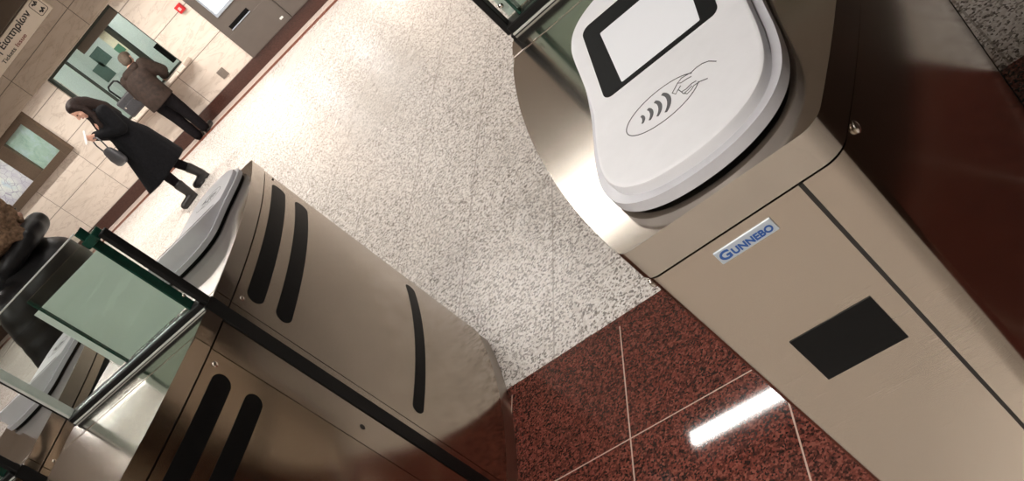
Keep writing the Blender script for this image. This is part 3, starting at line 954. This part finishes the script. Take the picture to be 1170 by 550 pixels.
# --- woman looking at her phone
f_dir = Vector((-0.62, -0.78))
wz = math.atan2(f_dir.y, f_dir.x) - PI / 2
wo = empty('person', (-6.50, 6.76, 0), wz, 'woman standing with long dark hair in a black coat, looking down at a phone', 'person')
b = bmesh.new()
LSH, RSH = (-0.165, -0.02, 1.285), (0.165, -0.02, 1.285)
chain(b, [(0, 0, 0.86), (0, 0, 1.02), (0, 0.0, 1.20), (0, 0.0, 1.29)], [0.145, 0.12, 0.135, 0.09])
chain(b, [(0, 0.0, 1.29), (0, 0.045, 1.42)], [0.055, 0.048])
q, Rm = head(b, (0, 0.075, 1.485), -0.42)
for sx, sh, el, wr in ((-1, LSH, (-0.235, 0.03, 1.06), (-0.06, 0.205, 1.185)), (1, RSH, (0.235, 0.03, 1.06), (0.06, 0.205, 1.20))):
    chain(b, [sh, el, wr], [0.052, 0.042, 0.028])
    dd = Vector((-sx * 0.35, 0.75, 0.45))
    hand(b, wr, dd, Vector((sx * 0.75, 0.1, -0.4)), 0.65, -sx)
legs = [((-0.085, 0, 0.84), (-0.10, 0.13, 0.47), (-0.10, 0.14, 0.09), (-0.115, 0.29, 0.035)), ((0.085, 0, 0.84), (0.09, -0.06, 0.46), (0.09, -0.17, 0.10), (0.12, -0.03, 0.035))]
for hp, kn, an, to in legs:
    chain(b, [hp, kn, an], [0.078, 0.052, 0.034]); capsule(b, (an[0], an[1], 0.07), (to[0], to[1] - 0.03, 0.04), 0.026, 0.02)
fused('body', b, M['skin'], wo, 0.008, 4)
face_parts(wo, q)
b = bmesh.new()      # leggings
for hp, kn, an, to in legs:
    chain(b, [hp, kn, an], [0.088, 0.062, 0.045])
fused('leggings', b, M['trousers'], wo, 0.012, 4)
for hp, kn, an, to in legs:
    b = bmesh.new()
    a_ = Vector(an)
    capsule(b, a_.lerp(Vector(kn), 0.36), a_ + Vector((0, 0, -0.035)), 0.060, 0.048); capsule(b, a_ + Vector((0, 0.02, -0.045)), (to[0], to[1], 0.045), 0.050, 0.042)
    box(b, a_.x - 0.032, a_.y - 0.04, 0.0, a_.x + 0.032, a_.y + 0.02, 0.05, 0.006)
    box(b, a_.x - 0.035, a_.y + 0.05, 0.0, to[0] + 0.03, to[1] + 0.02, 0.02, 0.006)
    fused('ankle_boot', b, M['boots'], wo, 0.008, 3)
b = bmesh.new()      # coat
loft(b, [((0, 0.06, 0.40), 0.28, 0.315, -0.05, 0.05), ((0, 0.03, 0.60), 0.265, 0.265, 0, 0.04), ((0, 0.0, 0.85), 0.24, 0.21, 0, 0.02), ((0, 0, 1.02), 0.205, 0.155, 0, 0.01),
         ((0, -0.005, 1.18), 0.205, 0.145), ((0, -0.01, 1.28), 0.175, 0.115), ((0, 0.0, 1.33), 0.10, 0.085), ((0, 0.015, 1.385), 0.075, 0.075)])
for sx, sh, el, wr in ((-1, LSH, (-0.235, 0.03, 1.06), (-0.08, 0.185, 1.17)), (1, RSH, (0.235, 0.03, 1.06), (0.08, 0.185, 1.185))):
    chain(b, [sh, el, wr], [0.082, 0.072, 0.055])
fused('coat', b, M['black_wool'], wo, 0.013, 5)
b = bmesh.new()      # long hair
def hq(x, y, z): return q(x, y, z)
ellipsoid(b, q(0, -0.022, 0.045), (0.090, 0.100, 0.085)); ellipsoid(b, q(0, -0.055, -0.03), (0.084, 0.075, 0.11))
for sx in (-1, 1):
    chain(b, [q(sx * 0.062, 0.012, 0.075), q(sx * 0.086, 0.0, -0.03), Vector((sx * 0.098, 0.055, 1.33)), Vector((sx * 0.105, 0.10, 1.20)), Vector((sx * 0.09, 0.13, 1.10))], [0.032, 0.030, 0.036, 0.036, 0.014])
chain(b, [q(0, -0.07, -0.05), Vector((0, -0.085, 1.30)), Vector((0, -0.125, 1.16))], [0.085, 0.085, 0.05])
fused('hair', b, M['hair'], wo, 0.010, 4)
wm = Matrix.Translation((-6.50, 6.76, 0)) @ Matrix.Rotation(wz, 4, 'Z')
def put(name, local, rot, label, cat):
    o = empty(name, wm @ Vector(local), 0, label, cat)
    o.rotation_euler = (Matrix.Rotation(wz, 3, 'Z') @ Euler(rot).to_matrix()).to_euler()
    return o
ph = put('phone', (0.0, 0.285, 1.26), (0.75, 0, 0), 'white phone held up in the hands of the woman in black', 'phone')
obj('phone_case', B(-0.045, -0.006, -0.072, 0.045, 0.006, 0.078, 0.005), M['phone'], ph)
obj('phone_screen', B(-0.037, -0.0075, -0.062, 0.037, -0.0055, 0.066, 0.0005, 1), M['lcd'], ph)
bg = put('handbag', (-0.06, 0.275, 0.80), (0, 0, 0.1), 'dark grey handbag hanging in front of the woman in black', 'bag')
b = bmesh.new()
loft(b, [((0, 0, 0.0), 0.11, 0.035), ((0, 0, 0.03), 0.15, 0.055), ((0, 0, 0.12), 0.145, 0.060), ((0, 0, 0.21), 0.115, 0.042), ((0, 0, 0.24), 0.095, 0.020)])
obj('bag_body', b, M['bag_dark'], bg, 50)
b = bmesh.new()
tube(b, [(-0.10, 0, 0.225), (-0.13, -0.01, 0.32), (-0.10, -0.02, 0.375), (0.0, -0.03, 0.395), (0.09, -0.02, 0.375), (0.11, -0.01, 0.32), (0.10, 0, 0.225)], 0.008)
obj('strap', b, M['bag_dark'], bg, 60)

# --- man leaning on the counter, seen from behind
mn = empty('person', (-7.80, 9.44, 0), 0.10, 'person in a brown jacket and cap leaning on the ticket counter, seen from behind', 'person')
b = bmesh.new()
chain(b, [(0, 0.0, 0.84), (0, 0.04, 1.0), (0.02, 0.11, 1.17), (0.04, 0.15, 1.26)], [0.145, 0.135, 0.145, 0.09])
chain(b, [(0.04, 0.15, 1.26), (0.05, 0.185, 1.335)], [0.06, 0.055])
q, Rm = head(b, (0.055, 0.215, 1.40), -0.35, 0.15, 0.98)
marms = ((-1, (-0.165, 0.12, 1.22), (-0.25, 0.17, 0.98), (-0.10, 0.30, 0.905)), (1, (0.205, 0.12, 1.22), (0.285, 0.17, 0.98), (0.16, 0.31, 0.905)))
for sx, sh, el, wr in marms:
    chain(b, [sh, el, wr], [0.056, 0.046, 0.032]); hand(b, wr, (-sx * 0.4, 0.42, -0.22), (0, 0.3, 1), 0.35, sx, 0.8)
mlegs = (((-0.09, 0, 0.82), (-0.10, 0.02, 0.46), (-0.095, -0.02, 0.09), (-0.115, 0.13, 0.04)), ((0.09, 0, 0.82), (0.09, 0.0, 0.46), (0.085, -0.03, 0.09), (0.11, 0.12, 0.04)))
for hp, kn, an, to in mlegs:
    chain(b, [hp, kn, an], [0.085, 0.057, 0.04]); capsule(b, an, to, 0.038, 0.03)
fused('body', b, M['skin'], mn, 0.008, 4)
face_parts(mn, q, 0.98)
b = bmesh.new()
chain(b, [(0, 0.0, 0.86), (0, 0.0, 0.80)], [0.16, 0.15])
for hp, kn, an, to in mlegs:
    chain(b, [hp, kn, (an[0], an[1], 0.07)], [0.105, 0.082, 0.068])
fused('trousers', b, M['trousers'], mn, 0.012, 4)
for hp, kn, an, to in mlegs:
    b = bmesh.new(); capsule(b, (an[0], an[1], 0.055), (to[0], to[1], 0.045), 0.048, 0.042); box(b, an[0] - 0.035, an[1] - 0.045, 0, to[0] + 0.02, to[1] + 0.03, 0.025, 0.006)
    fused('shoe', b, M['boots'], mn, 0.009, 3)
b = bmesh.new()
loft(b, [((0, -0.01, 0.70), 0.215, 0.165, 0, 0.02), ((0, -0.005, 0.84), 0.215, 0.165), ((0, 0.03, 1.0), 0.215, 0.155), ((0.02, 0.09, 1.16), 0.235, 0.16), ((0.04, 0.125, 1.265), 0.19, 0.135), ((0.045, 0.15, 1.31), 0.09, 0.09)])
for sx, sh, el, wr in marms:
    chain(b, [sh, el, (wr[0] - sx * -0.02, wr[1] - 0.02, wr[2] + 0.01)], [0.098, 0.086, 0.062])
fused('jacket', b, M['brown_jacket'], mn, 0.013, 4)
b = bmesh.new(); chain(b, [(-0.06, 0.055, 1.27), (0.14, 0.055, 1.27)], [0.065, 0.065]); ellipsoid(b, (0.04, 0.03, 1.23), (0.10, 0.05, 0.09))
fused('hood', b, M['brown_jacket'], mn, 0.012, 4)
b = bmesh.new(); ellipsoid(b, q(0, -0.012, 0.048), (0.086, 0.105, 0.078)); ellipsoid(b, q(0, -0.05, -0.02), (0.078, 0.060, 0.075))
fused('knit_cap', b, M['cap_cloth'], mn, 0.010, 4)
# bag on the counter with a stiff loop handle
bg = empty('shoulder_bag', (-8.30, YB - 0.135, 0.836), 0.05, 'black bag with an upright loop handle on the counter beside the brown-jacketed person', 'bag')
b = bmesh.new(); box(b, -0.20, -0.09, 0, 0.20, 0.09, 0.30, 0.03, 3); obj('bag_body', b, M['bag_dark'], bg, 50)
b = bmesh.new(); tube(b, [(-0.11, 0, 0.29), (-0.115, 0, 0.48), (-0.08, 0, 0.52), (0.06, 0, 0.52), (0.095, 0, 0.48), (0.10, 0, 0.29)], 0.014); obj('handle', b, M['black'], bg, 60)
b = bmesh.new(); box(b, -0.17, -0.10, 0.04, 0.15, -0.085, 0.19, 0.006); pk = obj('front_pocket', b, M['bag_dark'], bg, 50)
for xx in (-0.12, 0.11):
    b = bmesh.new(); ellipsoid(b, (xx, -0.102, 0.17), (0.017, 0.006, 0.017)); obj('buckle', b, M['bolt'], pk, 60)

# --- person in a black puffer coat beyond the gates, half out of the frame
pz = math.atan2(0.22, 0.97) - PI / 2
pe = empty('person', (-3.04, 1.26, 0), pz, 'person with light brown curly hair in a black puffer coat, beyond the glass pane', 'person')
b = bmesh.new()
chain(b, [(0, 0, 0.86), (0, 0.01, 1.02), (0, 0.05, 1.18), (0, 0.09, 1.26)], [0.15, 0.135, 0.145, 0.09]); chain(b, [(0, 0.09, 1.26), (0.0, 0.17, 1.39)], [0.06, 0.055])
q, Rm = head(b, (0, 0.205, 1.475), -0.2, 1.35, 0.98)
parms = ((-1, (-0.18, 0.06, 1.22), (-0.25, 0.0, 0.97), (-0.20, 0.17, 0.88)), (1, (0.18, 0.06, 1.22), (0.25, 0.0, 0.97), (0.20, 0.17, 0.88)))
for sx, sh, el, wr in parms:
    chain(b, [sh, el, wr], [0.055, 0.045, 0.03]); hand(b, wr, (-sx * 0.1, 0.7, -0.4), (sx * 0.9, 0.2, 0.3), 0.5, -sx, 0.95)
plegs = (((-0.09, 0, 0.84), (-0.10, 0.03, 0.46), (-0.095, -0.02, 0.09), (-0.115, 0.13, 0.04)), ((0.09, 0, 0.84), (0.09, 0.0, 0.46), (0.085, -0.05, 0.09), (0.11, 0.10, 0.04)))
for hp, kn, an, to in plegs:
    chain(b, [hp, kn, an], [0.085, 0.057, 0.04]); capsule(b, an, to, 0.038, 0.03)
fused('body', b, M['skin'], pe, 0.008, 4)
face_parts(pe, q, 0.98)
b = bmesh.new()
for hp, kn, an, to in plegs:
    chain(b, [hp, kn, (an[0], an[1], 0.08)], [0.10, 0.072, 0.055])
fused('trousers', b, M['trousers'], pe, 0.012, 4)
for hp, kn, an, to in plegs:
    b = bmesh.new(); capsule(b, (an[0], an[1], 0.055), (to[0], to[1], 0.045), 0.048, 0.042); box(b, an[0] - 0.035, an[1] - 0.045, 0, to[0] + 0.02, to[1] + 0.03, 0.025, 0.006)
    fused('shoe', b, M['boots'], pe, 0.009, 3)
b = bmesh.new()
rings = []
for k in range(61):
    zz = 0.55 + 0.76 * k / 60
    bul = 0.011 * abs(math.sin((zz - 0.55) / 0.125 * PI))
    t_ = (zz - 0.55) / 0.76
    e = max(0.0, (t_ - 0.80) / 0.20)
    rings.append(((0, -0.02 + 0.10 * t_ ** 1.6, zz), 0.265 - 0.02 * t_ - 0.10 * e ** 1.8 + bul, 0.235 - 0.02 * t_ - 0.07 * e ** 1.8 + bul))
rings.append(((0, 0.12, 1.36), 0.105, 0.105))
loft(b, rings, 36)
for sx, sh, el, wr in parms:
    pts, rr = [], []
    A_, E_, W_ = Vector(sh), Vector(el), Vector(wr)
    for k in range(11):
        pts.append(A_.lerp(E_, k / 11)); rr.append(0.098 + 0.008 * abs(math.sin(k * PI / 2.8)))
    for k in range(9):
        pts.append(E_.lerp(W_, k / 8 * 0.92)); rr.append(0.088 - 0.012 * k / 8 + 0.008 * abs(math.sin(k * PI / 2.8)))
    chain(b, pts, rr)
fused('puffer_coat', b, M['puffer'], pe, 0.012, 5)
b = bmesh.new()      # hood lying round the neck, fuller in front
tube(b, [(0.115 * math.cos(t), 0.155 + 0.115 * math.sin(t), 1.345 + 0.012 * math.sin(t)) for t in [2 * PI * k / 24 for k in range(24)]], 0.042, 10, closed=True)
chain(b, [(-0.07, 0.255, 1.36), (0.07, 0.255, 1.36)], [0.05, 0.05])
chain(b, [(-0.10, 0.04, 1.32), (0.10, 0.04, 1.32)], [0.06, 0.06])
fused('hood', b, M['puffer'], pe, 0.011, 5)
b = bmesh.new()
random.seed(3)
ellipsoid(b, q(0, -0.025, 0.045), (0.090, 0.100, 0.085)); ellipsoid(b, q(0, -0.05, -0.04), (0.088, 0.075, 0.085))
for k in range(170):
    th = random.uniform(-0.12, 1.12) * PI + PI; zz = random.uniform(-0.13, 0.125)
    r_ = 0.098 * math.sqrt(max(0.12, 1 - (max(zz, 0) / 0.135) ** 2))
    g_ = random.uniform(0.012, 0.020)
    ellipsoid(b, q(r_ * 0.95 * math.cos(th), -0.022 + r_ * 1.05 * math.sin(th), zz + 0.01), (g_, g_, g_), u=8, v=6)
fused('curly_hair', b, M['fur'], pe, 0.007, 2)

# ------------------------------------------------------------------ lamps of the hall
def tube_light(x, y, group='strip lights on the hall ceiling'):
    o = empty('ceiling_light', (x, y, ZC), 0, 'white fluorescent strip light on the hall ceiling above the gates', 'ceiling light', group)
    obj('housing', B(-0.78, -0.09, -0.21, 0.78, 0.09, 0.0, 0.006), M['housing'], o)
    obj('tube', B(-0.75, -0.05, -0.25, 0.75, 0.05, -0.21, 0.01), M['tube'], o)
    return o
for x, y in ((-1.77, 2.79), (-5.1, 2.79), (-7.6, 2.79), (-4.15, 5.6), (-6.5, 5.6), (-8.9, 5.6), (-1.0, 0.45), (-4.15, -0.6), (-0.8, -2.1), (-3.0, -3.2)):  # tube nearest the near gate is added, unseen, to brighten its reader
    tube_light(x, y)
def downlight(x, y, energy=150, half=50, label='recessed round downlight in the hall ceiling before the ticket windows', group='downlights along the far wall'):
    o = empty('downlight', (x, y, ZC), 0, label, 'downlight', group)
    b = bmesh.new()
    tube(b, [(0.09 * math.cos(t), 0.09 * math.sin(t), -0.012) for t in [2 * PI * k / 24 for k in range(24)]], 0.014, 8, closed=True)
    obj('ring', b, M['housing'], o, 60)
    b = bmesh.new(); bmesh.ops.create_cone(b, cap_ends=True, segments=24, radius1=0.078, radius2=0.078, depth=0.008, matrix=Matrix.Translation((0, 0, -0.006)))
    obj('lamp', b, M['downlight'], o)
    ld = bpy.data.lights.new('downlight_beam', 'SPOT'); ld.energy = energy; ld.spot_size = math.radians(2 * half); ld.spot_blend = 0.22; ld.shadow_soft_size = 0.07; ld.color = (1.0, 0.93, 0.85)
    lo = bpy.data.objects.new('downlight_beam', ld); COL.objects.link(lo); lo.parent = o; lo.location = (0, 0, -0.03)
    return o
for k in range(8):
    downlight(-11.6 + 1.05 * k, 8.45, 135)
for x, y in ((-0.3, -3.0), (-6.2, 1.5), (-5.2, 4.4), (-4.6, 7.0), (-7.2, 7.0), (-2.1, 7.0)):  # unseen downlights added to brighten the floor and the near gate's end
    downlight(x, y, 260, 62, 'round downlight added to the hall ceiling as unseen fill light over the passages', 'added fill downlights over the passages')

w = bpy.data.worlds.new('world'); w.use_nodes = True
w.node_tree.nodes['Background'].inputs[0].default_value = (1.0, 0.93, 0.85, 1)
w.node_tree.nodes['Background'].inputs[1].default_value = 0.15
scene.world = w
vs = scene.view_settings
vs.view_transform = 'Standard'; vs.look = 'None'; vs.gamma = 1.0; vs.use_curve_mapping = False
vs.exposure = 0.22
scene.cycles.max_bounces = 8
